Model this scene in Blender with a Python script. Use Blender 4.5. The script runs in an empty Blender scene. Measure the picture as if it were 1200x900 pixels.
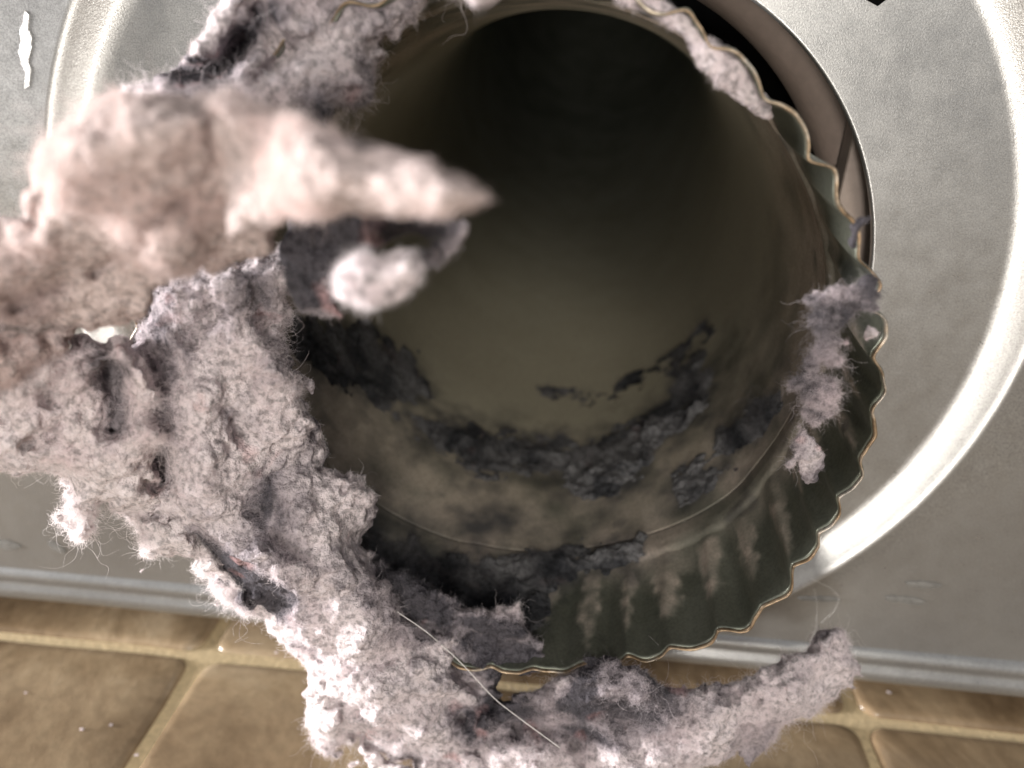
import bpy, bmesh, math, random
import numpy as np
from mathutils import Matrix, Vector

rng = np.random.default_rng(11)
random.seed(5)
scene = bpy.context.scene
COL = scene.collection

# ------------------------------------------------------------------ camera
F = 850.0                      # focal length in pixels of a 1200 x 900 frame
D = 0.130                      # camera to metal panel (panel lies in the plane y = 0)
RIM_D = 0.093                  # camera to the rim of the pipe
def _ray(px, py):
    return np.array([(px - 600) / F, (450 - py) / F, -1.0])
_n = _ray(690, 47); _n /= np.linalg.norm(_n)
_q = _ray(-310, 11)
_Z = np.cross(_n, _q); _Z /= np.linalg.norm(_Z)
if _Z[1] < 0: _Z = -_Z
_X = np.cross(_n, _Z)
AX = np.array([_X, _n, _Z])    # rows: world axes seen from the camera
CAMP = np.array([0.0, -D, 0.0])

def P(px, py, d):
    """point seen at (px,py), d metres in front of the camera along world +y"""
    px = np.asarray(px, float); py = np.asarray(py, float); d = np.asarray(d, float)
    v = np.stack(np.broadcast_arrays((px - 600) / F, (450 - py) / F, -1.0), -1)
    w = v @ AX.T
    return CAMP + w * (d / w[..., 1])[..., None]

def proj(p):
    c = (np.asarray(p, float) - CAMP) @ AX
    return 600 + F * c[..., 0] / -c[..., 2], 450 - F * c[..., 1] / -c[..., 2]

cam_d = bpy.data.cameras.new('camera')
cam_d.sensor_width = 36.0
cam_d.lens = F / 1200 * 36
cam_d.clip_start = 0.002; cam_d.clip_end = 50
cam = bpy.data.objects.new('camera', cam_d); COL.objects.link(cam)
M = Matrix.Identity(4)
for i in range(3):
    for j in range(3):
        M[i][j] = AX[i][j]
M.translation = Vector(CAMP)
cam.matrix_world = M
cam_d.dof.use_dof = True
cam_d.dof.focus_distance = 0.112
cam_d.dof.aperture_fstop = 14.0
scene.camera = cam

# ------------------------------------------------------------------ world, lamps, exposure
world = bpy.data.worlds.new('World'); scene.world = world; world.use_nodes = True
bg = world.node_tree.nodes['Background']
bg.inputs[0].default_value = (0.93, 0.95, 1.0, 1); bg.inputs[1].default_value = 0.36
vs = scene.view_settings
vs.view_transform = 'Standard'; vs.look = 'None'; vs.exposure = 0.15; vs.gamma = 1.0
vs.use_curve_mapping = False

def area(name, loc, target, size, power, color, size_y=None):
    l = bpy.data.lights.new(name, 'AREA'); l.energy = power; l.color = color; l.size = size
    if size_y: l.shape = 'RECTANGLE'; l.size_y = size_y
    o = bpy.data.objects.new(name, l); COL.objects.link(o)
    o.location = loc
    o.rotation_euler = (Vector(target) - Vector(loc)).to_track_quat('-Z', 'Y').to_euler()
    return o
area('window_light', (-1.40, -0.15, 0.03), (0, 0, -0.06), 0.20, 60.0, (1.0, 0.97, 0.955), 0.30)
area('pipe_fill', (0.06, -0.72, 0.27), (0, 0, -0.05), 0.20, 2.7, (1.0, 0.94, 0.84))  # added fill lamp, no ceiling source; brightens the pipe floor
area('ring_fill', (-0.03, -0.85, -0.12), (0, 0, -0.05), 0.15, 4.1, (1.0, 0.95, 0.89))  # added lamp behind the camera for the ring highlight and pipe interior

# ------------------------------------------------------------------ helpers
def srgb(r, g, b, k=1.0):
    f = lambda c: ((c / 255 + 0.055) / 1.055) ** 2.4 if c > 10 else c / 255 / 12.92
    return (f(r) * k, f(g) * k, f(b) * k, 1)

def tag(o, label=None, cat=None, group=None, kind=None):
    if label: o['label'] = label
    if cat: o['category'] = cat
    if group: o['group'] = group
    if kind: o['kind'] = kind
    return o

def empty(name, loc, **k):
    o = bpy.data.objects.new(name, None); COL.objects.link(o); o.location = loc
    o.empty_display_size = 0.01
    return tag(o, **k)

def mesh_obj(name, verts, faces, mat, parent=None, smooth=True, **k):
    me = bpy.data.meshes.new(name)
    verts = np.asarray(verts, np.float32)
    if isinstance(faces, np.ndarray):
        n, c = faces.shape
        me.vertices.add(len(verts)); me.vertices.foreach_set('co', verts.ravel())
        me.loops.add(n * c); me.loops.foreach_set('vertex_index', faces.ravel().astype(np.int32))
        me.polygons.add(n)
        me.polygons.foreach_set('loop_start', np.arange(0, n * c, c, dtype=np.int32))
        me.update(calc_edges=True)
    else:
        me.from_pydata([tuple(map(float, v)) for v in verts], [], faces)
    if smooth:
        me.polygons.foreach_set('use_smooth', np.ones(len(me.polygons), bool))
    me.materials.append(mat)
    me.validate()
    o = bpy.data.objects.new(name, me); COL.objects.link(o)
    if parent is not None:
        o.parent = parent
        o.matrix_parent_inverse = Matrix.Translation(-Vector(parent.location)) if parent.type == 'EMPTY' else Matrix.Identity(4)
    return tag(o, **k)

def grid_faces(nu, nv, closed_u=False):
    i = np.arange(nu if closed_u else nu - 1); j = np.arange(nv - 1)
    I, J = np.meshgrid(i, j, indexing='ij')
    I2 = (I + 1) % nu
    return np.stack([I * nv + J, I2 * nv + J, I2 * nv + J + 1, I * nv + J + 1], -1).reshape(-1, 4)

def box(name, a, b, mat, parent=None, bevel=0.0, segs=2, rot=None, **k):
    bm = bmesh.new()
    bmesh.ops.create_cube(bm, size=1)
    a = Vector(a); b = Vector(b)
    for v in bm.verts:
        v.co = Vector(((a.x + b.x) / 2 + v.co.x * (b.x - a.x), (a.y + b.y) / 2 + v.co.y * (b.y - a.y), (a.z + b.z) / 2 + v.co.z * (b.z - a.z)))
    if bevel:
        bmesh.ops.bevel(bm, geom=bm.edges[:], offset=bevel, segments=segs, affect='EDGES', profile=0.5)
    me = bpy.data.meshes.new(name); bm.to_mesh(me); bm.free()
    me.materials.append(mat)
    o = bpy.data.objects.new(name, me); COL.objects.link(o)
    if parent is not None:
        o.parent = parent
        o.matrix_parent_inverse = Matrix.Translation(-Vector(parent.location)) if parent.type == 'EMPTY' else Matrix.Identity(4)
    return tag(o, **k)

def tube(path, rad, seg=6):
    path = np.asarray(path, float); n = len(path)
    t = np.gradient(path, axis=0); t /= np.linalg.norm(t, axis=1)[:, None] + 1e-12
    up = np.array([0.13, 0.9, 0.4])
    a = np.cross(t, up); a /= np.linalg.norm(a, axis=1)[:, None] + 1e-12
    b = np.cross(t, a)
    th = np.linspace(0, 2 * np.pi, seg, endpoint=False)
    rad = np.broadcast_to(rad, (n,))
    v = path[:, None] + rad[:, None, None] * (a[:, None] * np.cos(th)[None, :, None] + b[:, None] * np.sin(th)[None, :, None])
    f = []
    for i in range(n - 1):
        for j in range(seg):
            k = (j + 1) % seg
            f.append((i * seg + j, i * seg + k, (i + 1) * seg + k, (i + 1) * seg + j))
    return v.reshape(-1, 3), np.array(f)

# value noise -------------------------------------------------------
_T = rng.random((64, 64, 64)).astype(np.float32)
def vnoise(p, scale, off=0.0):
    q = p / scale + off
    i = np.floor(q).astype(np.int64); f = (q - i).astype(np.float32)
    f = f * f * (3 - 2 * f)
    i &= 63; j = (i + 1) & 63
    x0, y0, z0 = i[..., 0], i[..., 1], i[..., 2]; x1, y1, z1 = j[..., 0], j[..., 1], j[..., 2]
    fx, fy, fz = f[..., 0], f[..., 1], f[..., 2]
    c00 = _T[x0, y0, z0] * (1 - fx) + _T[x1, y0, z0] * fx
    c10 = _T[x0, y1, z0] * (1 - fx) + _T[x1, y1, z0] * fx
    c01 = _T[x0, y0, z1] * (1 - fx) + _T[x1, y0, z1] * fx
    c11 = _T[x0, y1, z1] * (1 - fx) + _T[x1, y1, z1] * fx
    a = c00 * (1 - fy) + c10 * fy; b = c01 * (1 - fy) + c11 * fy
    return (a * (1 - fz) + b * fz) * 2 - 1

def poly_sd(px, py, poly):
    """signed distance (px, + inside) to a polygon, on arrays"""
    poly = np.asarray(poly, float); n = len(poly)
    d2 = np.full(px.shape, 1e12); ins = np.zeros(px.shape, bool)
    for k in range(n):
        ax, ay = poly[k]; bx, by = poly[(k + 1) % n]
        ex, ey = bx - ax, by - ay
        wx, wy = px - ax, py - ay
        t = np.clip((wx * ex + wy * ey) / (ex * ex + ey * ey + 1e-9), 0, 1)
        d2 = np.minimum(d2, (wx - ex * t) ** 2 + (wy - ey * t) ** 2)
        c = ((ay > py) != (by > py)) & (px < ex * (py - ay) / (ey if abs(ey) > 1e-9 else 1e-9) + ax)
        ins ^= c
    d = np.sqrt(d2)
    return np.where(ins, d, -d)

def seg_dist(px, py, path):
    d = np.full(px.shape, 1e9)
    for (ax, ay), (bx, by) in zip(path[:-1], path[1:]):
        ex, ey = bx - ax, by - ay
        t = np.clip(((px - ax) * ex + (py - ay) * ey) / (ex * ex + ey * ey + 1e-9), 0, 1)
        d = np.minimum(d, np.hypot(px - ax - ex * t, py - ay - ey * t))
    return d

def surface_nets(phi):
    s = phi > 0
    nx, ny, nz = phi.shape
    c = np.zeros((nx - 1, ny - 1, nz - 1), np.uint8)
    cor = [(a, b, d) for a in (0, 1) for b in (0, 1) for d in (0, 1)]
    for a, b, d in cor:
        c += s[a:nx - 1 + a, b:ny - 1 + b, d:nz - 1 + d]
    act = (c > 0) & (c < 8)
    ci = np.argwhere(act)
    idx = -np.ones(act.shape, np.int64); idx[act] = np.arange(len(ci))
    acc = np.zeros((len(ci), 3)); cnt = np.zeros(len(ci))
    for e in range(3):
        for a in (0, 1):
            for b in (0, 1):
                o0 = [0, 0, 0]; oth = [k for k in range(3) if k != e]
                o0[oth[0]] = a; o0[oth[1]] = b
                o1 = list(o0); o1[e] = 1
                v0 = phi[tuple((ci + o0).T)]; v1 = phi[tuple((ci + o1).T)]
                m = (v0 > 0) != (v1 > 0)
                t = np.where(m, v0 / np.where(m, v0 - v1, 1), 0)
                p = np.array(o0, float)[None].repeat(len(ci), 0); p[:, e] += t
                acc[m] += p[m]; cnt += m
    verts = ci + acc / cnt[:, None]
    quads = []
    for e in range(3):
        u, v = [k for k in range(3) if k != e]
        sl0 = [slice(None)] * 3; sl1 = [slice(None)] * 3
        sl0[e] = slice(0, -1); sl1[e] = slice(1, None)
        a = s[tuple(sl0)]; b = s[tuple(sl1)]
        g = np.argwhere(a != b)
        ok = (g[:, u] > 0) & (g[:, v] > 0) & (g[:, u] < phi.shape[u] - 1) & (g[:, v] < phi.shape[v] - 1)
        g = g[ok]
        def cell(du, dv):
            h = g.copy(); h[:, u] += du; h[:, v] += dv
            return idx[tuple(h.T)]
        q = np.stack([cell(-1, -1), cell(0, -1), cell(0, 0), cell(-1, 0)], -1)
        flip = a[tuple(g.T)]
        if e == 1: flip = ~flip
        q[~flip] = q[~flip][:, ::-1]
        quads.append(q)
    return verts, np.concatenate(quads)

# ------------------------------------------------------------------ materials
def new_mat(name):
    m = bpy.data.materials.new(name); m.use_nodes = True
    nt = m.node_tree; b = nt.nodes['Principled BSDF']
    return m, nt, b
def N(nt, t, **k):
    n = nt.nodes.new(t)
    for a, v in k.items():
        if hasattr(n, a): setattr(n, a, v)
        else: n.inputs[a].default_value = v
    return n
def ramp(nt, fac, stops):
    r = nt.nodes.new('ShaderNodeValToRGB'); nt.links.new(fac, r.inputs[0])
    e = r.color_ramp.elements
    while len(e) < len(stops): e.new(0.5)
    for i, (p, c) in enumerate(stops):
        e[i].position = p; e[i].color = c if len(c) == 4 else (*c, 1)
    return r.outputs[0]
def noise(nt, vec, scale, detail=4, rough=0.55, dist=0.0):
    n = N(nt, 'ShaderNodeTexNoise'); n.inputs['Scale'].default_value = scale
    n.inputs['Detail'].default_value = detail; n.inputs['Roughness'].default_value = rough
    n.inputs['Distortion'].default_value = dist
    nt.links.new(vec, n.inputs['Vector']); return n.outputs['Fac']
def mix(nt, fac, a, b, mode='MIX'):
    m = nt.nodes.new('ShaderNodeMix'); m.data_type = 'RGBA'; m.blend_type = mode
    for s, v in ((m.inputs[0], fac), (m.inputs[6], a), (m.inputs[7], b)):
        if hasattr(v, 'is_linked'): nt.links.new(v, s)
        else: s.default_value = v
    return m.outputs[2]
def bump(nt, h, strength, dist, b):
    n = nt.nodes.new('ShaderNodeBump'); n.inputs['Strength'].default_value = strength
    n.inputs['Distance'].default_value = dist
    nt.links.new(h, n.inputs['Height']); nt.links.new(n.outputs[0], b.inputs['Normal'])
def objcoord(nt):
    return nt.nodes.new('ShaderNodeNewGeometry').outputs['Position']

def metal_panel():
    m, nt, b = new_mat('galvanised_sheet'); L = nt.links.new
    co = objcoord(nt)
    grain = noise(nt, co, 4200, 2, 0.7)
    mid = noise(nt, co, 260, 4, 0.6)
    big = noise(nt, co, 22, 3, 0.5)
    c1 = ramp(nt, big, [(0.3, (0.36, 0.355, 0.347)), (0.7, (0.45, 0.447, 0.437))])
    c2 = ramp(nt, grain, [(0.30, (0.60, 0.60, 0.60)), (0.5, (0.86, 0.86, 0.86)), (0.66, (1.1, 1.1, 1.1))])
    sm = nt.nodes.new('ShaderNodeMapping'); sm.inputs['Scale'].default_value = (1, 1, 7); sm.inputs['Rotation'].default_value = (0, 0.5, 0); L(co, sm.inputs[0])
    scr = noise(nt, sm.outputs[0], 700, 2, 0.7)
    c3 = ramp(nt, scr, [(0.25, (0.84, 0.835, 0.83)), (0.45, (0.97, 0.97, 0.97)), (0.78, (1, 1, 1))])
    L(mix(nt, 1.0, mix(nt, 1.0, c1, c2, 'MULTIPLY'), c3, 'MULTIPLY'), b.inputs['Base Color'])
    b.inputs['Metallic'].default_value = 0.72
    r = ramp(nt, mid, [(0.3, (0.27,) * 3), (0.7, (0.36,) * 3)])
    L(r, b.inputs['Roughness'])
    bump(nt, grain, 0.30, 0.00010, b)
    return m
def simple(name, col, rough, metal=0.0, nscale=300, var=0.25, bstr=0.15, bdist=0.0002):
    m, nt, b = new_mat(name)
    co = objcoord(nt); n = noise(nt, co, nscale, 5, 0.6)
    d = tuple(c * (1 - var) for c in col[:3]); l = tuple(min(1, c * (1 + var)) for c in col[:3])
    nt.links.new(ramp(nt, n, [(0.3, d), (0.7, l)]), b.inputs['Base Color'])
    b.inputs['Roughness'].default_value = rough; b.inputs['Metallic'].default_value = metal
    bump(nt, n, bstr, bdist, b)
    return m
def lint_mat(name, light=(0.90, 0.80, 0.765), mid=(0.60, 0.545, 0.55), dark=(0.24, 0.225, 0.235), pink=(0.72, 0.44, 0.44), fuzz=False, bias=0.0, fl=0.5):
    m, nt, b = new_mat(name); L = nt.links.new
    co = objcoord(nt)
    big = noise(nt, co, 70, 4, 0.62, 0.6)
    fine = noise(nt, co, 900, 3, 0.65)
    bl = noise(nt, co, 120, 2, 0.5, 0.3)
    at = nt.nodes.new('ShaderNodeAttribute'); at.attribute_name = 'tone'
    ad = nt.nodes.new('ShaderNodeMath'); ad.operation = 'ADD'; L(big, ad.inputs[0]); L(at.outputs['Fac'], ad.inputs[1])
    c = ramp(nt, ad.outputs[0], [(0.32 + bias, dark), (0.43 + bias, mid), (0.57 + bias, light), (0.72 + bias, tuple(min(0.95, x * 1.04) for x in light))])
    pk = ramp(nt, bl, [(0.64, (0, 0, 0)), (0.74, (0.65,) * 3)])
    c = mix(nt, pk, c, (*pink, 1))
    f = ramp(nt, fine, [(0.36, (fl,) * 3), (0.54, (1.0,) * 3)])
    c = mix(nt, 1.0, c, f, 'MULTIPLY')
    L(c, b.inputs['Base Color'])
    b.inputs['Roughness'].default_value = 0.95
    b.inputs['Specular IOR Level'].default_value = 0.15
    out = nt.nodes['Material Output']
    tr = nt.nodes.new('ShaderNodeBsdfTranslucent'); L(c, tr.inputs[0])
    ms = nt.nodes.new('ShaderNodeMixShader'); ms.inputs[0].default_value = 0.55 if fuzz else 0.15
    L(b.outputs[0], ms.inputs[1]); L(tr.outputs[0], ms.inputs[2]); L(ms.outputs[0], out.inputs[0])
    if not fuzz:
        hb = noise(nt, co, 1500, 4, 0.7)
        bump(nt, hb, 1.0, 0.0012, b)
        L(b.inputs['Normal'].links[0].from_socket, tr.inputs['Normal'])
    return m

M_PANEL = metal_panel()
M_EDGE = simple('cut_metal_edge', (0.33, 0.235, 0.15), 0.42, 0.6, 420, 0.7)
def _edge():
    nt = M_EDGE.node_tree; b = nt.nodes['Principled BSDF']; co = objcoord(nt)
    n = noise(nt, co, 110, 3, 0.7); n2 = noise(nt, co, 900, 3, 0.7)
    c = ramp(nt, n, [(0.35, (0.24, 0.155, 0.085)), (0.5, (0.36, 0.27, 0.18)), (0.62, (0.50, 0.46, 0.40))])
    nt.links.new(mix(nt, 1.0, c, ramp(nt, n2, [(0.35, (0.45,) * 3), (0.6, (1,) * 3)]), 'MULTIPLY'), b.inputs['Base Color'])
_edge()
M_BROWN = simple('brown_plate', (0.20, 0.155, 0.13), 0.6, 0.0, 500, 0.1)
M_BROWN2 = simple('brown_wall', (0.25, 0.20, 0.17), 0.6, 0.0, 500, 0.1)
M_DARK = simple('unlit_black', (0.003, 0.003, 0.003), 1.0, 0.0)  # flat black painted in for unlit depth
M_DARK.node_tree.nodes['Principled BSDF'].inputs['Specular IOR Level'].default_value = 0
M_GROUT = simple('grout', (0.60, 0.47, 0.28), 0.9, 0.0, 900, 0.2, 0.5, 0.0004)
M_SHINY = simple('pale_metal', (0.55, 0.55, 0.54), 0.35, 0.4, 1200, 0.1, 0.8, 0.0005)

def pipe_mat():
    m, nt, b = new_mat('dusty_pipe_metal'); L = nt.links.new
    co = objcoord(nt)
    n1 = noise(nt, co, 60, 4, 0.6, 0.4); n2 = noise(nt, co, 1800, 3, 0.6); n3 = noise(nt, co, 300, 5, 0.7)
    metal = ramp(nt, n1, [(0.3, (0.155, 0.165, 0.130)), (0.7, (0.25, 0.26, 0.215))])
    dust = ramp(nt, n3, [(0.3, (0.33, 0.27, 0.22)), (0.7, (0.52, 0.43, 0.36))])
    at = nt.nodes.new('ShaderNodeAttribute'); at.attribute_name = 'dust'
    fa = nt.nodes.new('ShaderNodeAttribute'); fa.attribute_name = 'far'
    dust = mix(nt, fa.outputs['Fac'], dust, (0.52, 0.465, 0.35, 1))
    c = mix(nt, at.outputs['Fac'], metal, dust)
    so = nt.nodes.new('ShaderNodeAttribute'); so.attribute_name = 'soot'
    so2 = ramp(nt, so.outputs['Fac'], [(0.05, (0, 0, 0)), (1.0, (0.92,) * 3)])
    c = mix(nt, so2, c, (0.055, 0.056, 0.060, 1))
    sp = ramp(nt, n2, [(0.3, (0.75,) * 3), (0.6, (1,) * 3)])
    L(mix(nt, 1.0, c, sp, 'MULTIPLY'), b.inputs['Base Color'])
    inv = nt.nodes.new('ShaderNodeMath'); inv.operation = 'MULTIPLY_ADD'; inv.inputs[1].default_value = -0.7; inv.inputs[2].default_value = 0.7
    L(at.outputs['Fac'], inv.inputs[0]); L(inv.outputs[0], b.inputs['Metallic'])
    ro = nt.nodes.new('ShaderNodeMath'); ro.operation = 'MULTIPLY_ADD'; ro.inputs[1].default_value = 0.50; ro.inputs[2].default_value = 0.42
    L(at.outputs['Fac'], ro.inputs[0]); L(ro.outputs[0], b.inputs['Roughness'])
    bump(nt, n3, 0.25, 0.0003, b)
    return m
M_PIPE = pipe_mat()

def tile_mat():
    m, nt, b = new_mat('slate_look_tile'); L = nt.links.new
    co = objcoord(nt)
    mp = nt.nodes.new('ShaderNodeMapping'); mp.inputs['Scale'].default_value = (1, 0.6, 1); mp.inputs['Rotation'].default_value = (0, 0, 0.5); L(co, mp.inputs[0])
    n1 = noise(nt, mp.outputs[0], 20, 8, 0.68, 0.5); n2 = noise(nt, co, 300, 4, 0.6)
    c = ramp(nt, n1, [(0.30, (0.13, 0.086, 0.048)), (0.43, (0.24, 0.168, 0.10)), (0.53, (0.34, 0.25, 0.155)), (0.66, (0.52, 0.41, 0.28))])
    f = ramp(nt, n2, [(0.3, (0.82,) * 3), (0.6, (1,) * 3)])
    L(mix(nt, 1.0, c, f, 'MULTIPLY'), b.inputs['Base Color'])
    b.inputs['Roughness'].default_value = 0.22
    bump(nt, n1, 0.4, 0.0014, b)
    return m
M_TILE = tile_mat()
LAV = dict(light=(0.90, 0.80, 0.815), mid=(0.50, 0.44, 0.468), dark=(0.12, 0.11, 0.125))
PEA = dict(fl=0.55, light=(0.74, 0.615, 0.59), mid=(0.66, 0.54, 0.53), dark=(0.25, 0.22, 0.215), pink=(0.76, 0.52, 0.47))  # cream lint with the warm upper light mixed into its colour
M_LINT = lint_mat('lint_felt', **LAV)  # felt darker than its fibres, painting shade into the pits
M_FUZZ = lint_mat('lint_fibres', light=(0.94, 0.855, 0.87), mid=(0.67, 0.605, 0.635), dark=(0.21, 0.20, 0.22), fuzz=True, bias=-0.05)
PNK = dict(light=(0.93, 0.82, 0.825), mid=(0.76, 0.65, 0.67), dark=(0.26, 0.23, 0.245), pink=(0.80, 0.47, 0.48), fl=0.55)
M_KLINT = lint_mat('pink_lint_felt', **PNK)
M_KFUZZ = lint_mat('pink_lint_fibres', light=(0.95, 0.86, 0.865), mid=(0.82, 0.72, 0.74), dark=(0.36, 0.33, 0.345), pink=(0.86, 0.55, 0.56), fuzz=True, bias=-0.05, fl=0.6)
M_PLINT = lint_mat('peach_lint_felt', **PEA)
M_PFUZZ = lint_mat('peach_lint_fibres', fl=0.75, light=(0.78, 0.665, 0.64), mid=(0.71, 0.595, 0.585), dark=(0.34, 0.30, 0.30), pink=(0.8, 0.58, 0.54), fuzz=True, bias=-0.06)
M_DLINT = lint_mat('dark_lint_felt', (0.24, 0.235, 0.24), (0.095, 0.095, 0.102), (0.032, 0.034, 0.040), (0.2, 0.15, 0.15))
M_DFUZZ = lint_mat('dark_lint_fibres', (0.34, 0.33, 0.34), (0.125, 0.126, 0.137), (0.045, 0.047, 0.055), (0.24, 0.2, 0.2), fuzz=True)
M_HAIR = simple('clear_fibre', (0.78, 0.75, 0.72), 0.25, 0.0, 900, 0.1)

# ------------------------------------------------------------------ floor
H = 0.1425
floor = mesh_obj('floor', [(-0.6, -0.6, -H - 0.0013), (0.6, -0.6, -H - 0.0013), (0.6, 0.4, -H - 0.0013), (-0.6, 0.4, -H - 0.0013)],
                 [(0, 1, 2, 3)], M_GROUT, kind='structure')
TS = 0.1610; GW = 0.0027
gx0 = -0.6056 * 0.1425                     # a joint running away from the camera
gy0 = -D + 0.900 * 0.1425                  # the joint running along the panel
def tile_mesh(seed):
    r = np.random.default_rng(seed)
    bm = bmesh.new()
    s = TS - GW; n = 22
    # rounded slab with a slightly wavy top
    vs_ = {}
    prof = [(0.0, -0.004), (0.0, -0.0014), (0.0004, -0.0006), (0.0011, -0.0002), (0.0025, 0.0)]
    loops = []
    rad = 0.0045; m = 8; per = 14
    for inset, z in prof:
        lp = []
        h = s / 2 - inset; rr = max(rad - inset, 0.002)
        for cx, cy, a0 in ((1, 1, 0), (-1, 1, 90), (-1, -1, 180), (1, -1, 270)):
            for k in range(m + 1):
                a = math.radians(a0 + 90 * k / m)
                lp.append(((h - rr) * cx + rr * math.cos(a), (h - rr) * cy + rr * math.sin(a), z))
            # straight run to the next corner
            a1 = math.radians(a0 + 90)
            nx_, ny_ = {0: (-1, 1), 90: (-1, -1), 180: (1, -1), 270: (1, 1)}[a0]
            p0 = lp[-1]; p1 = ((h - rr) * nx_ + rr * math.cos(a1), (h - rr) * ny_ + rr * math.sin(a1), z)
            for k in range(1, per):
                t = k / per; lp.append((p0[0] * (1 - t) + p1[0] * t, p0[1] * (1 - t) + p1[1] * t, z))
        loops.append(np.array(lp))
    K = len(loops[0])
    wob = np.array([vnoise(np.array([[p[0], p[1], seed * 0.37]]), 0.012)[0] for p in loops[0]]) * 0.0007
    dirn = loops[0][:, :2] / np.linalg.norm(loops[0][:, :2], axis=1)[:, None]
    V = []
    for lp in loops:
        q = lp.copy(); q[:, :2] += dirn * wob[:, None]; V.append(q)
    for sc_ in (0.85, 0.65, 0.42, 0.2):
        q = V[4].copy(); q[:, :2] *= sc_
        q[:, 2] = vnoise(np.c_[q[:, :2], np.full(K, seed * 1.7)], 0.03) * 0.0006
        V.append(q)
    V = np.concatenate(V + [np.array([[0, 0, 0]])])
    f = []
    nl = 9
    for l in range(nl - 1):
        for k in range(K):
            f.append((l * K + k, l * K + (k + 1) % K, (l + 1) * K + (k + 1) % K, (l + 1) * K + k))
    for k in range(K):
        f.append(((nl - 1) * K + k, (nl - 1) * K + (k + 1) % K, nl * K))
    me = bpy.data.meshes.new('tile'); me.from_pydata([tuple(v) for v in V], [], f)
    me.polygons.foreach_set('use_smooth', np.ones(len(me.polygons), bool))
    me.materials.append(M_TILE); return me
tms = [tile_mesh(s) for s in range(3)]
cnt = 0
for iy in range(-3, 2):
    for ix in range(-2, 3):
        t = bpy.data.objects.new('tile', tms[cnt % 3]); cnt += 1
        COL.objects.link(t); t.parent = floor
        t.location = (gx0 + TS * (ix + 0.5), gy0 + TS * (iy + 0.5), -H + random.uniform(-0.0003, 0.0003))
        t.rotation_euler = (random.uniform(-0.002, 0.002), random.uniform(-0.002, 0.002), random.uniform(-0.004, 0.004))

# ------------------------------------------------------------------ the dryer back
RC = np.array([-0.017 * D, -0.326 * D])           # centre of the pressed ring (x, z)
R_RING = 0.634 * D
R_HOLE = 0.432 * D
PB = -1.0195 * D                                   # bottom of the panel
dryer = empty('tumble_dryer', (RC[0], 0, PB), label='grey galvanised steel dryer back panel with pressed ring around the round vent hole', cat='dryer')
th = np.linspace(0, 2 * np.pi, 361)[:-1]
rings = []
def ring(r, y): rings.append(('c', r, y))
ring(R_HOLE, 0.0014); ring(R_HOLE, 0.0004); ring(R_HOLE + 0.00006, 0.00012); ring(R_HOLE + 0.0002, 0.0); ring(R_HOLE + 0.0004, 0.0); ring(R_HOLE + 0.0008, 0.0)
for k in range(1, 9): ring(R_HOLE + 0.001 + (R_RING - 0.0042 - R_HOLE - 0.001) * k / 9, 0)
NB = 25
for k in range(NB):
    u = -1 + 2 * k / (NB - 1)
    ring(R_RING + u * 0.0043, 0)
REC = 0.0026
xl = P(45, 120, D)[0]
lft = (RC[0] - xl - R_RING)
stretch = lft * np.clip(-np.cos(th), 0, 1) ** 1.5
V = []
for k_, (_, r, y) in enumerate(rings):
    a = np.clip((r - R_HOLE - 0.002) / (R_RING - 0.004 - R_HOLE), 0, 1)
    rr_ = r + stretch * a
    u = np.clip((r - R_RING) / 0.0043, -1, 1)
    s_ = 0.5 - 0.5 * u * (1.5 - 0.5 * u * u)
    lip = 0.0003 * math.exp(-((u - 0.75) / 0.35) ** 2)
    V.append(np.c_[RC[0] + rr_ * np.cos(th), np.full(360, y + REC * s_ - lip), RC[1] + rr_ * np.sin(th)])
X0, X1, Z1 = -0.34, 0.34, 0.30
ox, oz = np.cos(th), np.sin(th)
lim = np.minimum(np.where(ox > 0, (X1 - RC[0]) / np.maximum(ox, 1e-6), (X0 - RC[0]) / np.minimum(ox, -1e-6)),
                 np.where(oz > 0, (Z1 - RC[1]) / np.maximum(oz, 1e-6), (PB + 0.004 - RC[1]) / np.minimum(oz, -1e-6)))
r_in = R_RING + 0.0043 + stretch
for k in range(1, 7):
    t = (k / 6) ** 1.5
    rr = r_in + (lim - r_in) * t
    V.append(np.c_[RC[0] + rr * ox, np.zeros(360), RC[1] + rr * oz])
nl = len(V)
f = [(l * 360 + k, l * 360 + (k + 1) % 360, (l + 1) * 360 + (k + 1) % 360, (l + 1) * 360 + k) for l in range(nl - 1) for k in range(360)]
panel = mesh_obj('back_panel', np.concatenate(V), np.array(f), M_PANEL, dryer)

# rolled bottom rail: profile swept along x
prof = [(0.012, 0.0), (0.003, -0.0002), (0.0, 0.0004), (-0.0012, 0.0016), (-0.0018, 0.0035), (-0.0016, 0.0048), (-0.0008, 0.0058), (-0.0007, 0.0068),
        (-0.0013, 0.0076), (-0.0015, 0.0086), (-0.0010, 0.0096), (-0.0002, 0.0104), (0.0006, 0.0107)]
xs = np.linspace(X0, X1, 60)
V = np.array([[x, y, PB + z] for x in xs for y, z in prof])
V[:, 1] += 0.0003 * np.sin(V[:, 0] * 40)
mesh_obj('bottom_rail', V, grid_faces(60, len(prof)), M_PANEL, dryer)

# ragged pale metal patch beside the ring
pts = [(31, 12), (38, 18), (36, 34), (42, 44), (40, 60), (36, 72), (41, 82), (37, 102), (31, 104), (33, 84), (27, 76), (22, 60), (26, 50), (24, 36), (29, 26)]
V = [P(30 + (x - 33) * 0.8, y, D - 0.00025) for x, y in pts]; V2 = [v + np.array([0, 0.00045, 0]) for v in V]
n = len(pts)
mesh_obj('pale_patch', V + V2, [tuple(range(n))] + [(i, (i + 1) % n, n + (i + 1) % n, n + i) for i in range(n)], M_SHINY, dryer, smooth=False)
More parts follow.
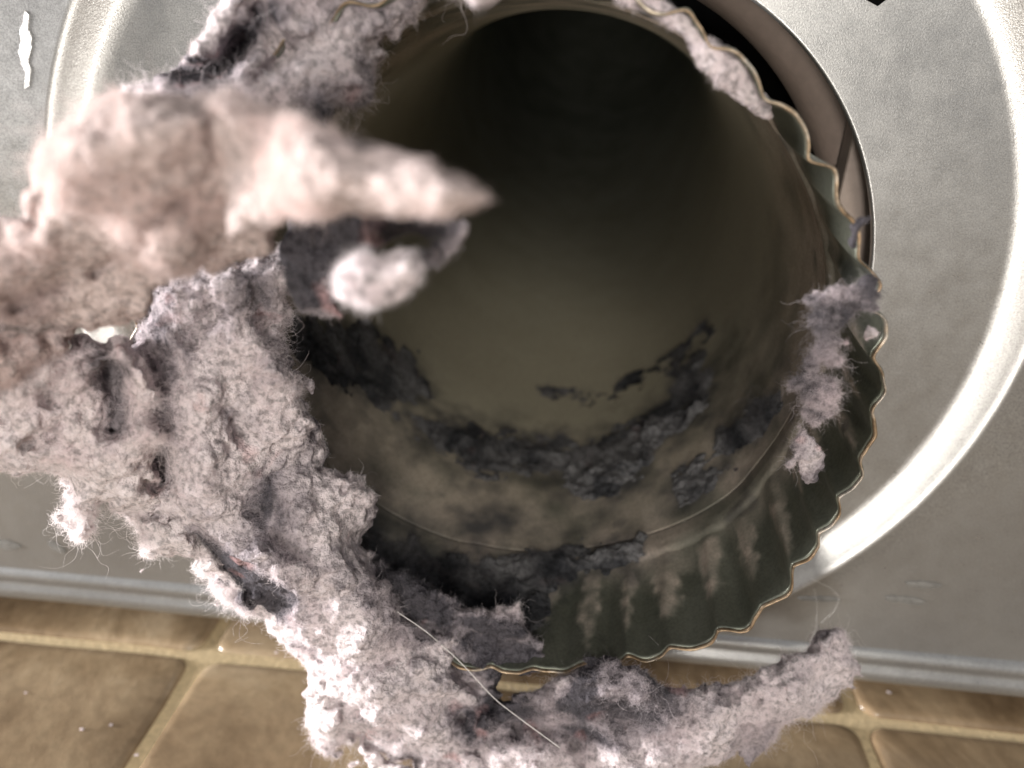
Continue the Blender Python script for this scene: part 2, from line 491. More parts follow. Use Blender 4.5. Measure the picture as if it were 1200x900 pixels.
# short dark dashes on the lower panel
M_DASH = simple('dash_grey', (0.16, 0.155, 0.145), 0.6, 0.2, 900, 0.3)
for (x0, y0, x1, y1, w) in ((1062, 684, 1104, 687, 4.0), (1038, 701, 1084, 706, 4.2), (-14, 636, 24, 641, 5.0), (56, 636, 76, 646, 4.5), (935, 701, 985, 703, 3)):
    V = []; m = 14
    for k in range(m):
        t = k / (m - 1); hw = w * math.sin(math.pi * (0.04 + 0.92 * t)) ** 0.5 * (0.8 + 0.4 * random.random())
        c = (x0 + (x1 - x0) * t, y0 + (y1 - y0) * t)
        V.append(P(c[0], c[1] - hw, D - 0.00012)); V.append(P(c[0], c[1], D - 0.0003)); V.append(P(c[0], c[1] + hw, D - 0.00012))
    mesh_obj('dark_dash', V, grid_faces(m, 3), M_DASH, dryer)
V = [P(x, y, D + REC - 0.0002) for x, y in ((1010, -40), (1040, -30), (1046, -6), (1029, 7), (1016, 0), (1004, -18))]
V = V + [v + np.array([0, 0.0004, 0]) for v in V]
mesh_obj('slot', V, [(0, 1, 2, 3, 4, 5)] + [(i, (i + 1) % 6, 6 + (i + 1) % 6, 6 + i) for i in range(6)], M_DARK, dryer, smooth=False)  # flat black plate on the panel, the opening's darkness painted

# inside of the cabinet, seen through the gap
PLY = 0.016
_w = P(938, 110, D + 0.016); r0 = math.hypot(_w[0] + 0.006, _w[2] + 0.0455)
print('plate hole', r0)
V = []; dc = np.array([-0.006, -0.0455])
for r in (r0, r0 + 0.001, 0.07, 0.11, 0.2):
    V.append(np.c_[dc[0] + r * np.cos(th), np.full(360, PLY if r > r0 else PLY + 0.01), dc[1] + r * np.sin(th)])
V = np.concatenate(V)
f = [(l * 360 + k, l * 360 + (k + 1) % 360, (l + 1) * 360 + (k + 1) % 360, (l + 1) * 360 + k) for l in range(4) for k in range(360)]
mesh_obj('inner_plate', V, np.array(f), M_BROWN, dryer)
ex = P(966, 120, D + 0.010)[0]
ex = max(ex, 0.0478)
box('inner_wall', (ex, 0.010, -0.12), (0.16, 0.0155, 0.10), M_BROWN2, dryer, 0.0006)
V = []
for r, y in ((0.0511, 0.054), (0.0511, 0.050), (0.09, 0.050), (0.14, 0.050)):
    V.append(np.c_[-0.0055 + r * np.cos(th), np.full(360, y), -0.0445 + r * np.sin(th)])
f = [(l * 360 + k, l * 360 + (k + 1) % 360, (l + 1) * 360 + (k + 1) % 360, (l + 1) * 360 + k) for l in range(3) for k in range(360)]
mesh_obj('black_backing', np.concatenate(V), np.array(f), M_DARK, dryer)  # added black plate, paints the dark space behind the inner plate

# ------------------------------------------------------------------ the exhaust pipe
YR = -D + RIM_D
rim_px = [(1030, 425), (1026, 480), (1010, 545), (972, 610), (938, 664), (884, 728), (832, 750), (770, 768), (706, 776), (640, 786),
          (990, 250), (950, 178), (905, 118), (862, 70), (820, 36), (740, -2)]
rp = np.array([P(x, y, RIM_D) for x, y in rim_px])
q = np.c_[rp[:, 0], rp[:, 2]]
A = np.c_[2 * q, np.ones(len(q))]; sol = np.linalg.lstsq(A, (q ** 2).sum(1), rcond=None)[0]
RCX, RCZ = sol[:2]; RR = math.sqrt(sol[2] + RCX ** 2 + RCZ ** 2)
ang = np.arctan2(q[:, 1] - RCZ, q[:, 0] - RCX); rad = np.hypot(q[:, 0] - RCX, q[:, 1] - RCZ)
print('rim centre', RCX, RCZ, 'radius', RR)
extra = np.radians([120, 150, 180, 210, 235])
ang = np.r_[ang, extra]; rad = np.r_[rad, np.full(5, RR)]
o_ = np.argsort(ang); ang, rad = ang[o_], rad[o_]
def rim_r(t):
    t = (t + np.pi) % (2 * np.pi) - np.pi
    r = np.zeros_like(t); w = np.zeros_like(t)
    for a, b in zip(ang, rad):
        dlt = (t - a + np.pi) % (2 * np.pi) - np.pi
        k = np.exp(-(dlt / 0.13) ** 2); r += k * b; w += k
    return (r + 1e-6 * RR) / (w + 1e-6)
BC = np.array([-0.0055, -0.0445]); BR = 0.0500       # the sound, round part of the pipe
CL = 0.024                                            # length of the crimped end
NCR = 43
def crimp_wave(t):
    a = NCR * t + 0.9 * np.sin(t * 3) + 0.5 * np.sin(t * 8 + 2) + 0.3 * np.sin(t * 17)
    n_ = vnoise(np.stack([np.cos(t) * 0.05, np.sin(t) * 0.05, t * 0], -1), 0.009, 4.0)
    return (0.55 * (np.abs(np.cos(a / 2)) ** 1.3 * 2 - 1) + 0.45 * np.cos(a) + 0.18 * np.cos(2 * a + 3 * np.sin(t * 5))) * (0.85 + 0.55 * n_)
def pipe_pt(t, y, off=0.0):
    """t angle, y depth behind the rim; returns world points of the inner face"""
    u = np.clip(y / 0.055, 0, 1); u = u * u * (3 - 2 * u)
    fade = np.clip(1 - y / (CL + 0.001), 0, 1) ** 0.6
    base = rim_r(t) * (1 - u) + BR * u
    step = -0.0005 * np.clip((y - CL + 0.0012) / 0.0012, 0, 1) + 0.0004 * np.clip((y - CL - 0.002) / 0.003, 0, 1)
    r = base + 0.00085 * crimp_wave(t) * fade + step + off
    cx = RCX * (1 - u) + BC[0] * u + 0.10 * np.clip(y - 0.06, 0, 1) ** 2; cz = RCZ * (1 - u) + BC[1] * u + 0.75 * np.clip(y - 0.06, 0, 1) ** 2
    return np.stack([cx + r * np.cos(t), YR + y, cz + r * np.sin(t)], -1)

duct = empty('exhaust_pipe', (RCX, YR, RCZ - RR), label='round sheet metal vent pipe with crimped wavy rim, lint stuck inside', cat='pipe')
NT = 1440
T = np.linspace(-np.pi, np.pi, NT, endpoint=False)
SOOT = [
    [(440, 480), (480, 474), (530, 494), (600, 505), (640, 515), (700, 510), (760, 476), (830, 460), (830, 494), (780, 526), (764, 556), (716, 592), (690, 590), (640, 560), (560, 556), (490, 530)],
    [(640, 450), (700, 456), (760, 422), (820, 374), (840, 370), (838, 390), (780, 438), (716, 470), (650, 468)], [(815, 405), (840, 440), (822, 474), (770, 484), (790, 440)],
    [(335, 370), (420, 380), (510, 425), (500, 485), (440, 478), (395, 460), (350, 440)], [(470, 325), (545, 350), (540, 378), (476, 352)],
    [(420, 620), (500, 630), (590, 645), (680, 634), (756, 630), (760, 655), (700, 672), (650, 700), (630, 740), (560, 750), (460, 700)],
    [(845, 500), (880, 480), (918, 452), (916, 486), (880, 518), (850, 532)], [(786, 560), (850, 536), (866, 552), (800, 596)],
    [(360, 560), (420, 590), (520, 610), (600, 600), (560, 640), (430, 650)]]
def soot_field(p):
    px, py = proj(p)
    s_ = np.full(px.shape, -1e9)
    for q_ in SOOT: s_ = np.maximum(s_, poly_sd(px, py, q_))
    n_ = 0.9 * vnoise(p, 0.008, 3) + 0.8 * vnoise(p, 0.0032, 6) + 0.5 * vnoise(p, 0.0014, 8)
    base = np.clip(0.5 + s_ / 60 + 0.40 * n_, 0, 1) * np.clip((0.055 - p[..., 1]) / 0.02, 0, 1)
    spots = np.clip((vnoise(p, 0.007, 12) + 0.6 * vnoise(p, 0.0026, 14) - 0.55) * 1.6, 0, 0.55) * np.clip((0.02 - p[..., 1]) / 0.02, 0, 1)
    return np.maximum(base, spots)
def dust_field(p, t, y):
    px, py = proj(p)
    ph = (NCR * t + 0.9 * np.sin(t * 3) + 0.5 * np.sin(t * 8 + 2) + 0.3 * np.sin(t * 17)) / (2 * np.pi) - 0.5
    cell = np.floor(ph + 0.5); loc = np.abs(ph - cell) * 2          # 0 on the crest, 1 between
    c1 = np.stack([cell * 3.37 + 0.4, cell * 0, cell * 0], -1)
    tip = 0.0065 + 0.0055 * vnoise(c1, 1.7)
    wid = 0.66 + 0.25 * vnoise(c1 + 9.1, 1.3)
    rag = vnoise(p, 0.0011) * 0.16 + vnoise(p, 0.003) * 0.16
    prog = np.clip((y - tip) / 0.012, -1, 1)
    flute = np.clip((wid * np.sqrt(np.clip(prog, 0, 1)) - loc + rag) * 3, 0, 1) * (0.75 + 0.5 * vnoise(p, 0.002)) * (prog > 0) * np.clip((CL - 0.001 - y) / 0.002, 0, 1)
    deep = np.clip((y - 0.016 + 0.004 * vnoise(p, 0.006)) / 0.009, 0, 1) * np.clip(0.8 + (0.5 * vnoise(p, 0.014) + 0.4 * vnoise(p, 0.005)) * np.clip((0.09 - y) / 0.04, 0, 1), 0, 1) * np.clip((0.32 - y) / 0.21, 0, 1)  # dust fades to dark metal with depth, painting the pipe's unlit core
    low = np.clip((-np.sin(t) + 0.75) * 2, 0.0, 1)
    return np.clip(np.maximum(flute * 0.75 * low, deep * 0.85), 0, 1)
def pipe_part(name, ys, thick, mat=M_PIPE):
    tt, yy = np.meshgrid(T, ys, indexing='ij')
    p = pipe_pt(tt, yy); ny_ = len(ys)
    po = pipe_pt(tt, yy, thick)
    Vt = np.concatenate([p.reshape(-1, 3), po.reshape(-1, 3)])
    fi = grid_faces(NT, ny_, True)
    fo = fi[:, ::-1] + NT * ny_
    i = np.arange(NT); j = (i + 1) % NT; o2 = NT * ny_
    e0 = np.stack([i * ny_, i * ny_ + o2, j * ny_ + o2, j * ny_], -1)
    e1 = np.stack([i * ny_ + ny_ - 1, j * ny_ + ny_ - 1, j * ny_ + o2 + ny_ - 1, i * ny_ + o2 + ny_ - 1], -1)
    ob = mesh_obj(name, Vt, np.concatenate([fi, fo, e0, e1]), mat, duct)
    a = ob.data.attributes.new('dust', 'FLOAT', 'POINT')
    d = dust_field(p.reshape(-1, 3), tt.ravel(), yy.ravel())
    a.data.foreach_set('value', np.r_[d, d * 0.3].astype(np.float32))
    a2 = ob.data.attributes.new('soot', 'FLOAT', 'POINT'); so = soot_field(p.reshape(-1, 3))
    a2.data.foreach_set('value', np.r_[so, so * 0].astype(np.float32))
    a3 = ob.data.attributes.new('far', 'FLOAT', 'POINT'); fr = np.clip((yy.ravel() - 0.03) / 0.05, 0, 1)
    a3.data.foreach_set('value', np.r_[fr, fr].astype(np.float32))
    return ob
pipe_part('crimped_collar', np.r_[np.linspace(0.0006, CL - 0.0014, 40), np.linspace(CL - 0.0012, CL + 0.0052, 14)], 0.0005)
ys = np.r_[np.linspace(CL + 0.0052, 0.10, 110), np.linspace(0.104, 1.10, 70)]
NT_keep = NT; NT = 720; T = np.linspace(-np.pi, np.pi, NT, endpoint=False)
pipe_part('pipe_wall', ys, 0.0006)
# black cap on the far end, painted darkness for the unlit depth
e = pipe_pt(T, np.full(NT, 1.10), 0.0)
mesh_obj('black_end_cap', e, [tuple(range(NT))], M_DARK, duct, smooth=False)
NT = NT_keep; T = np.linspace(-np.pi, np.pi, NT, endpoint=False)
# cut edge, its golden gleam put into the material colour
path = pipe_pt(T, np.full(NT, 0.0003), 0.00025)
wob = vnoise(path, 0.0015)[:, None] * 0.00014
ew = 0.85 + 0.6 * vnoise(path, 0.006)[:, None]
V = []; seg = 8
rd = np.stack([np.cos(T), 0 * T, np.sin(T)], -1)
for k in range(seg):
    a = 2 * math.pi * k / seg
    V.append(path + rd * (0.00024 * math.cos(a)) * ew + np.array([0, 1, 0]) * 0.00040 * math.sin(a) + rd * wob)
V = np.stack(V, 1).reshape(-1, 3)
i = np.arange(NT)[:, None]; k = np.arange(seg)[None]
f = np.stack([i * seg + k, i * seg + (k + 1) % seg, ((i + 1) % NT) * seg + (k + 1) % seg, ((i + 1) % NT) * seg + k], -1).reshape(-1, 4)
mesh_obj('cut_edge', V, f, M_EDGE, duct)

# ------------------------------------------------------------------ fibres
def fibres(name, verts, faces, count, mean_len, radius, mat, parent, curl=0.8, front=2.0, region=None, long_frac=0.05, tone=None, long_max=4.0):
    count = int(count * 4.6); radius *= 0.66; mean_len *= 0.58
    q = verts[faces]
    nrm = np.cross(q[:, 2] - q[:, 0], q[:, 3] - q[:, 1]); ar = np.linalg.norm(nrm, axis=1) + 1e-15
    nrm = nrm / ar[:, None]
    w = ar * np.where(nrm[:, 1] < 0.2, front, 0.6)
    cen = q.mean(1)
    w /= w.sum()
    ids = rng.choice(len(faces), count, p=w)
    bar = rng.dirichlet((1, 1, 1, 1), count)
    root = (q[ids] * bar[..., None]).sum(1) - nrm[ids] * 0.0002
    L = mean_len * np.clip(rng.lognormal(-0.1, 0.45, count), 0.3, 2.5)
    mat_ = np.clip(0.75 + 1.1 * vnoise(root, 0.0065, 2.2), 0.25, 1.35)
    L *= mat_
    clump = 0.6 + 0.8 * (vnoise(root, 0.0022) * 0.5 + 0.5)
    L *= clump
    lm = rng.random(count) < long_frac
    L[lm] *= rng.uniform(1.4, long_max, lm.sum())
    K = 6
    sharedx = np.stack([vnoise(root, 0.0016, o) for o in (3.1, 17.7, 31.3)], -1)
    dr = nrm[ids] * 0.65 + sharedx * 0.9 + rng.normal(0, 0.45, (count, 3))
    dr /= np.linalg.norm(dr, axis=1)[:, None]
    pts = [root]
    for k in range(1, K):
        dr = dr + rng.normal(0, curl, (count, 3)); dr /= np.linalg.norm(dr, axis=1)[:, None]
        pts.append(pts[-1] + dr * (L / (K - 1))[:, None])
    pts = np.stack(pts, 1)
    hc = bpy.data.hair_curves.new(name)
    hc.add_curves([K] * count)
    hc.attributes['position'].data.foreach_set('vector', pts.astype(np.float32).ravel()) if 'position' in hc.attributes else None
    ra = hc.attributes.get('radius') or hc.attributes.new('radius', 'FLOAT', 'POINT')
    rr = (radius * rng.uniform(0.6, 1.3, (count, 1)) * np.array([1, 1, .95, .85, .7, .4])[None]).astype(np.float32)
    ra.data.foreach_set('value', rr.ravel())
    if tone is not None:
        ta = hc.attributes.new('tone', 'FLOAT', 'CURVE')
        ta.data.foreach_set('value', tone[faces[ids, 0]].astype(np.float32))
    hc.materials.append(mat)
    o = bpy.data.objects.new(name, hc); COL.objects.link(o); o.parent = parent
    if parent.type == 'EMPTY': o.matrix_parent_inverse = Matrix.Translation(-Vector(parent.location))
    o['kind'] = 'stuff'
    return o

# ------------------------------------------------------------------ lint masses
def idw(px, py, ctrl, power=3.0):
    w = 0; s = 0
    for x, y, d in ctrl:
        k = 1.0 / (((px - x) ** 2 + (py - y) ** 2) / 900.0 + 1.0) ** (power / 2)
        s = s + k * d; w = w + k
    return s / w

def lint_sheet(name, polys, depth, thick, parent, edge=45, dents=(), step=2.8, dz=0.00042, amp=1.0, mat=None, tones=(), holes=(), margin=30, wob=9.0, folds=0.004, seed=0.0):
    """felted sheet: outline polys (px), depth control points [(px,py,m)], thickness (m)"""
    allp = np.concatenate([np.asarray(p, float) for p in polys])
    x0, y0 = allp.min(0) - margin; x1, y1 = allp.max(0) + margin
    gx = np.arange(x0, x1, step); gy = np.arange(y0, y1, step)
    PX, PY = np.meshgrid(gx, gy, indexing='ij')
    s = np.full(PX.shape, -1e9)
    for p in polys: s = np.maximum(s, poly_sd(PX, PY, p))
    for hpoly in holes: s = np.minimum(s, -poly_sd(PX, PY, hpoly))
    d0 = idw(PX, PY, depth)
    w2 = P(PX, PY, d0)
    s = s + wob * (vnoise(w2, 0.006, seed) * 1.0 + vnoise(w2, 0.0028, seed) * 1.0 + vnoise(w2, 0.0013, seed) * 0.75)
    t = thick * np.sqrt(np.clip(1 - (1 - np.clip(s / edge, -0.6, 1)) ** 2, 0, 1)) * np.sign(s)
    t = np.where(s < 0, s * 0.0001, t)
    rel = folds * (vnoise(w2, 0.022, seed + 5) * 0.6 + (1 - np.abs(vnoise(w2, 0.011, seed + 9)) * 2) * 0.35)
    dc_ = d0 + rel
    tf = t.copy(); tb = t.copy()
    for (path, r, dep) in dents:
        k = np.exp(-(seg_dist(PX, PY, path) / r) ** 2)
        dc_ = dc_ + dep * k
    dmin = float((dc_ - np.maximum(tf, 0)).min() - 0.003); dmax = float((dc_ + np.maximum(tb, 0)).max() + 0.003)
    gd = np.arange(dmin, dmax, dz)
    dd = gd[None, None, :] - dc_[..., None]
    phi = np.where(dd < 0, dd + tf[..., None], tb[..., None] - dd).astype(np.float32)
    band = np.abs(phi) < 0.0045
    ii = np.argwhere(band)
    wp = P(gx[ii[:, 0]], gy[ii[:, 1]], gd[ii[:, 2]])
    nz = (0.0016 * vnoise(wp, 0.0075, seed) + 0.0011 * vnoise(wp, 0.0036, seed + 2) + 0.0010 * vnoise(wp, 0.0020, seed + 4)
          - 0.0009 * np.abs(vnoise(wp, 0.0052, seed + 7)) + 0.0005 * vnoise(wp, 0.0011, seed + 3))
    phi[band] += (amp * nz).astype(np.float32)
    phi[0] = phi[-1] = -1; phi[:, 0] = phi[:, -1] = -1; phi[..., 0] = phi[..., -1] = -1
    v, f = surface_nets(phi)
    vx = np.interp(v[:, 0], np.arange(len(gx)), gx); vy = np.interp(v[:, 1], np.arange(len(gy)), gy); vd = np.interp(v[:, 2], np.arange(len(gd)), gd)
    W = P(vx, vy, vd)
    W += 0.00027 * np.stack([vnoise(W, 0.0009, o) for o in (1.3, 7.7, 4.9)], -1) + 0.00014 * np.stack([vnoise(W, 0.0005, o) for o in (2.3, 5.7, 9.9)], -1)
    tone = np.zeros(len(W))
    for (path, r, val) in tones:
        tone += val * np.exp(-(seg_dist(vx, vy, path) / r) ** 2)  # paints dents darker and lit edges lighter, beside the lint's own mottling
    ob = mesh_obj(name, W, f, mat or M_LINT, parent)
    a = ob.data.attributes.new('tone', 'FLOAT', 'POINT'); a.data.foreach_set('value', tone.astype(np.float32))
    return ob, W, f, tone

# --- the big torn mass at the left -----------------------------------
big = empty('lint_mass', tuple(P(300, 620, 0.092)), label='large torn mat of pinkish grey lint draped over the left side of the pipe rim', cat='lint')

midpoly = [(176, 330), (250, 305), (330, 296), (352, 330), (322, 372), (330, 425), (356, 455), (372, 500), (386, 545), (428, 560), (440, 600),
           (424, 632), (440, 668), (462, 700), (520, 742), (560, 790), (590, 826), (650, 870), (700, 960), (470, 960), (484, 898), (440, 872), (372, 868), (362, 812),
           (372, 770), (300, 716), (230, 655), (178, 600), (130, 560), (150, 430)]
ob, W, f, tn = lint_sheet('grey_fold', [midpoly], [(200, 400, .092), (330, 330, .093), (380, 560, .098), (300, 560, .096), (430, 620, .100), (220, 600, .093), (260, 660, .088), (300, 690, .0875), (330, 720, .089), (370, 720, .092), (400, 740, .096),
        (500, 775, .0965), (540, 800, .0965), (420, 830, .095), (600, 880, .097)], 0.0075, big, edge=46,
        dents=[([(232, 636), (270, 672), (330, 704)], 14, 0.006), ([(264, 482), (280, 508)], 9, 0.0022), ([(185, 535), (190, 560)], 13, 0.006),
               ([(250, 360), (225, 400)], 12, 0.003), ([(300, 340), (310, 400)], 9, 0.003), ([(215, 450), (205, 420)], 9, .002),
               ([(300, 600), (340, 650)], 10, 0.002), ([(480, 720), (560, 800)], 14, 0.003), ([(530, 830), (590, 880)], 16, .003),
               ([(240, 470), (240, 560)], 24, -0.003), ([(360, 600), (390, 640)], 22, -0.003), ([(420, 770), (450, 830)], 30, -0.003)],
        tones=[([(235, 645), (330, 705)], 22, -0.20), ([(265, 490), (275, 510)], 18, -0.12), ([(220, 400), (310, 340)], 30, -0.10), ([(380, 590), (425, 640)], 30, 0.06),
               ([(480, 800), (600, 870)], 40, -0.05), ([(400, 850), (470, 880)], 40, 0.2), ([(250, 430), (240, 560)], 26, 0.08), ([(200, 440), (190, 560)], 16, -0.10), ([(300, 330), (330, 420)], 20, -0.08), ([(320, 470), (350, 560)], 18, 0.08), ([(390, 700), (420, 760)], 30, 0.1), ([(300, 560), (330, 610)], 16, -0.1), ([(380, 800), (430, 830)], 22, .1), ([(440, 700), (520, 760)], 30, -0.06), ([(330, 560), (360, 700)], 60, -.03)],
        seed=1.0, folds=0.0055)
fibres('fibre', W, f, 70000, 0.0015, 0.000021, M_FUZZ, ob, tone=tn)

pinkpoly = [(-60, 470), (20, 430), (90, 396), (150, 396), (190, 470), (176, 540), (232, 620), (300, 690), (352, 732), (380, 770), (420, 880), (520, 960), (470, 960),
            (484, 900), (440, 876), (374, 866), (360, 835), (366, 790), (350, 762), (270, 702), (224, 664), (178, 652), (146, 610), (118, 596), (104, 630), (92, 634), (84, 590), (62, 566), (0, 556), (-60, 570)]
ob, W, f, tn = lint_sheet('pink_edge', [pinkpoly], [(0, 500, .079), (120, 520, .084), (200, 600, .089), (300, 700, .093), (380, 800, .092), (430, 880, .090), (150, 420, .084)],
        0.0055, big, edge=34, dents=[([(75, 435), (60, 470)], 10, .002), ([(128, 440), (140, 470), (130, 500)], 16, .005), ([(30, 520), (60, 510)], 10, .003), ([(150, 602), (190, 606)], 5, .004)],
        tones=[([(0, 540), (150, 600), (300, 710)], 50, 0.26), ([(370, 840), (480, 890)], 40, 0.22), ([(130, 440), (135, 500)], 22, -0.25), ([(50, 470), (60, 500)], 20, -.1), ([(-20, 470), (60, 430)], 30, 0.2)], seed=8.0, mat=M_KLINT)  # tones and paler pink put the lit lower edge into the colour
fibres('fibre', W, f, 55000, 0.0016, 0.000021, M_KFUZZ, ob, tone=tn)

creampoly = [(-60, 262), (0, 262), (26, 236), (42, 190), (58, 152), (110, 118), (200, 100), (270, 112), (330, 140), (390, 165), (400, 250), (345, 252), (326, 270), (322, 296), (250, 308), (196, 326),
             (150, 372), (96, 386), (60, 420), (-60, 500)]
ob, W, f, tn = lint_sheet('cream_fold', [creampoly], [(60, 180, .064), (0, 330, .070), (200, 150, .062), (200, 260, .066), (330, 220, .066), (120, 360, .079), (20, 420, .078), (270, 290, .076)],
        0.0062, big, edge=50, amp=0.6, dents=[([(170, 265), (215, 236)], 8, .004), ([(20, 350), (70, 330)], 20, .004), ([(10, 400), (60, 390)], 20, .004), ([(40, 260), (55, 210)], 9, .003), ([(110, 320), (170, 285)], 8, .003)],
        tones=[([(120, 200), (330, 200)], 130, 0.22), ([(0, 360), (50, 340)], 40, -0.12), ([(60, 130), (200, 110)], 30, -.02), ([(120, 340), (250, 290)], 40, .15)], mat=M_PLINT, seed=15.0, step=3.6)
fibres('fibre', W, f, 50000, 0.0014, 0.000020, M_PFUZZ, ob, tone=tn)

spikepoly = [(250, 120), (330, 138), (400, 158), (470, 172), (524, 200), (556, 220), (576, 234), (550, 243), (510, 253), (450, 256), (400, 248), (345, 252), (270, 280)]
ob, W, f, tn = lint_sheet('pointed_tongue', [spikepoly], [(270, 190, .060), (400, 205, .053), (570, 232, .048)], 0.0046, big, edge=60, amp=0.42, wob=3, folds=.002,
        tones=[([(280, 200), (400, 215), (560, 236)], 45, 0.25), ([(380, 165), (530, 195)], 16, -0.1)], mat=M_PLINT, seed=21.0, step=3.6)
fibres('fibre', W, f, 26000, 0.0012, 0.000020, M_PFUZZ, ob, long_frac=0.0, tone=tn)

tailpoly = [(560, 836), (600, 822), (640, 800), (690, 782), (744, 784), (768, 806), (840, 806), (900, 786), (940, 762), (962, 738), (984, 730), (992, 756), (1006, 784), (984, 806), (950, 836), (900, 866),
            (820, 898), (790, 960), (560, 960)]
ob, W, f, tn = lint_sheet('hanging_tail', [tailpoly], [(600, 850, .092), (700, 830, .092), (800, 860, .094), (900, 830, .099), (990, 770, .106)], 0.0052, big, edge=34, wob=6, folds=.003,
        dents=[([(720, 840), (740, 850)], 20, .004), ([(610, 850), (680, 860)], 22, .005)],
        tones=[([(940, 800), (1000, 760)], 40, 0.12), ([(620, 845), (740, 830)], 50, -0.10), ([(560, 900), (700, 910), (820, 880)], 26, 0.16), ([(900, 820), (990, 770)], 40, 0.08)], seed=30.0)
fibres('fibre', W, f, 42000, 0.0019, 0.000020, M_FUZZ, ob, tone=tn)

# --- lint behind, on the upper left of the rim -----------------------------
upper = empty('lint_clump', tuple(P(330, 80, 0.098)), label='grey lint lump stuck to the upper left of the rim behind the big mat', cat='lint')
upoly = [(120, 130), (170, 96), (206, 70), (240, 34), (262, -10), (300, -60), (500, -60), (556, -20), (520, 0), (470, 16), (440, 60), (430, 110), (390, 132), (380, 190), (120, 200)]
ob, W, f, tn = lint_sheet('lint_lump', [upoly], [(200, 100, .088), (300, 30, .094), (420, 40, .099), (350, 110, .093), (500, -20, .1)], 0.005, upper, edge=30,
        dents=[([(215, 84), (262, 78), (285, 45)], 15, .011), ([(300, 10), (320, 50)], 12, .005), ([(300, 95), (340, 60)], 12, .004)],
        tones=[([(215, 84), (262, 82), (285, 45), (320, 10)], 24, -0.3), ([(340, 80), (400, 60)], 24, 0.16), ([(240, 30), (215, 66)], 12, .1), ([(340, 130), (400, 150)], 26, -.12), ([(400, 30), (460, 20)], 26, .02)], seed=40.0)  # dark tone along the deep dent paints the shadow there
fibres('fibre', W, f, 42000, 0.0013, 0.000020, M_FUZZ, ob, tone=tn)

# --- pale tuft hanging inside the mouth ------------------------------
tuft = empty('lint_tuft', tuple(P(440, 330, 0.068)), label='blurred pale lint tuft hanging in the mouth beneath the pointed tongue', cat='lint')
ob, W, f, tn = lint_sheet('pale_tip', [[(392, 326), (420, 300), (452, 306), (486, 296), (494, 320), (470, 346), (430, 356), (400, 346)]], [(440, 320, .060)], 0.0024, tuft, edge=26, amp=.35, wob=3, folds=.001,
        tones=[([(400, 330), (480, 320)], 60, .3)], seed=3)
fibres('fibre', W, f, 6000, 0.0012, 0.000020, M_FUZZ, ob, long_frac=0.0, tone=tn)
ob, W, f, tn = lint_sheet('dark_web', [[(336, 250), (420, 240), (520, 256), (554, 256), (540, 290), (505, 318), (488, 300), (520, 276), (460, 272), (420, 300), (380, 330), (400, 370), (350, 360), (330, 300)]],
        [(380, 300, .080), (540, 270, .066), (470, 270, .074)], 0.0018, tuft, edge=18, amp=.5, wob=4, folds=.002, tones=[([(360, 300), (470, 270)], 70, -.45), ([(510, 300), (556, 268)], 22, .12)], seed=4)  # tone darkens the sheet, painting the shaded hollow under the tongue
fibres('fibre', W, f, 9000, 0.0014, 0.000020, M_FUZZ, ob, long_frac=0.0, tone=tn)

# --- clump on the right of the rim ------------------------------
right = empty('lint_clump', tuple(P(980, 360, 0.09)), label='soft grey lint wisp wrapped over the right side of the wavy rim', cat='lint')
rpoly = [(996, 226), (1016, 236), (1034, 276), (1034, 320), (1024, 352), (1028, 392), (1006, 408), (992, 440), (990, 470), (966, 500), (950, 560), (936, 548), (928, 508), (942, 460), (954, 400), (960, 350), (974, 330), (990, 330), (1000, 300), (988, 260)]
ob, W, f, tn = lint_sheet('wisp', [rpoly], [(1010, 250, .088), (1020, 330, .0875), (980, 380, .090), (950, 520, .096), (960, 440, .094)], 0.0007, right, edge=20, amp=.8, wob=9, folds=.0015,
        tones=[([(1004, 268), (1000, 290)], 18, -.25), ([(1010, 330), (960, 420), (940, 520)], 60, -.10)], seed=50.0)
fibres('fibre', W, f, 22000, 0.0012, 0.000018, M_FUZZ, ob, tone=tn)

topr = empty('lint_fringe', tuple(P(820, 60, 0.094)), label='thin ragged lint fringe caught along the top right inner rim', cat='lint')
ob, W, f, tn = lint_sheet('fringe', [[(716, -20), (760, -8), (800, 16), (826, 44), (850, 66), (874, 84), (906, 120), (904, 140), (880, 134), (852, 112), (838, 90), (818, 72), (796, 40), (760, 14), (716, 6)]],
        [(740, 0, .0945), (820, 50, .0945), (890, 125, .0955)], 0.0016, topr, edge=12, step=3.0, dz=.0005, amp=.6, wob=4, folds=.0008, seed=60.0)
fibres('fibre', W, f, 9000, 0.0009, 0.000018, M_FUZZ, ob, tone=tn, long_frac=0.0)

topw = empty('lint_tuft', tuple(P(562, 2, 0.07)), label='small bright white lint tip poking down at the top edge of the mouth', cat='lint')
ob, W, f, tn = lint_sheet('white_tip', [[(544, -40), (582, -40), (582, -6), (570, 6), (554, 8), (546, -4)]], [(562, -5, .070)], 0.002, topw, edge=16, amp=.4, wob=3, folds=.0005, tones=[([(560, -40), (560, 20)], 80, .35)], seed=2)
fibres('fibre', W, f, 3000, 0.001, 0.000020, M_FUZZ, ob, tone=tn)

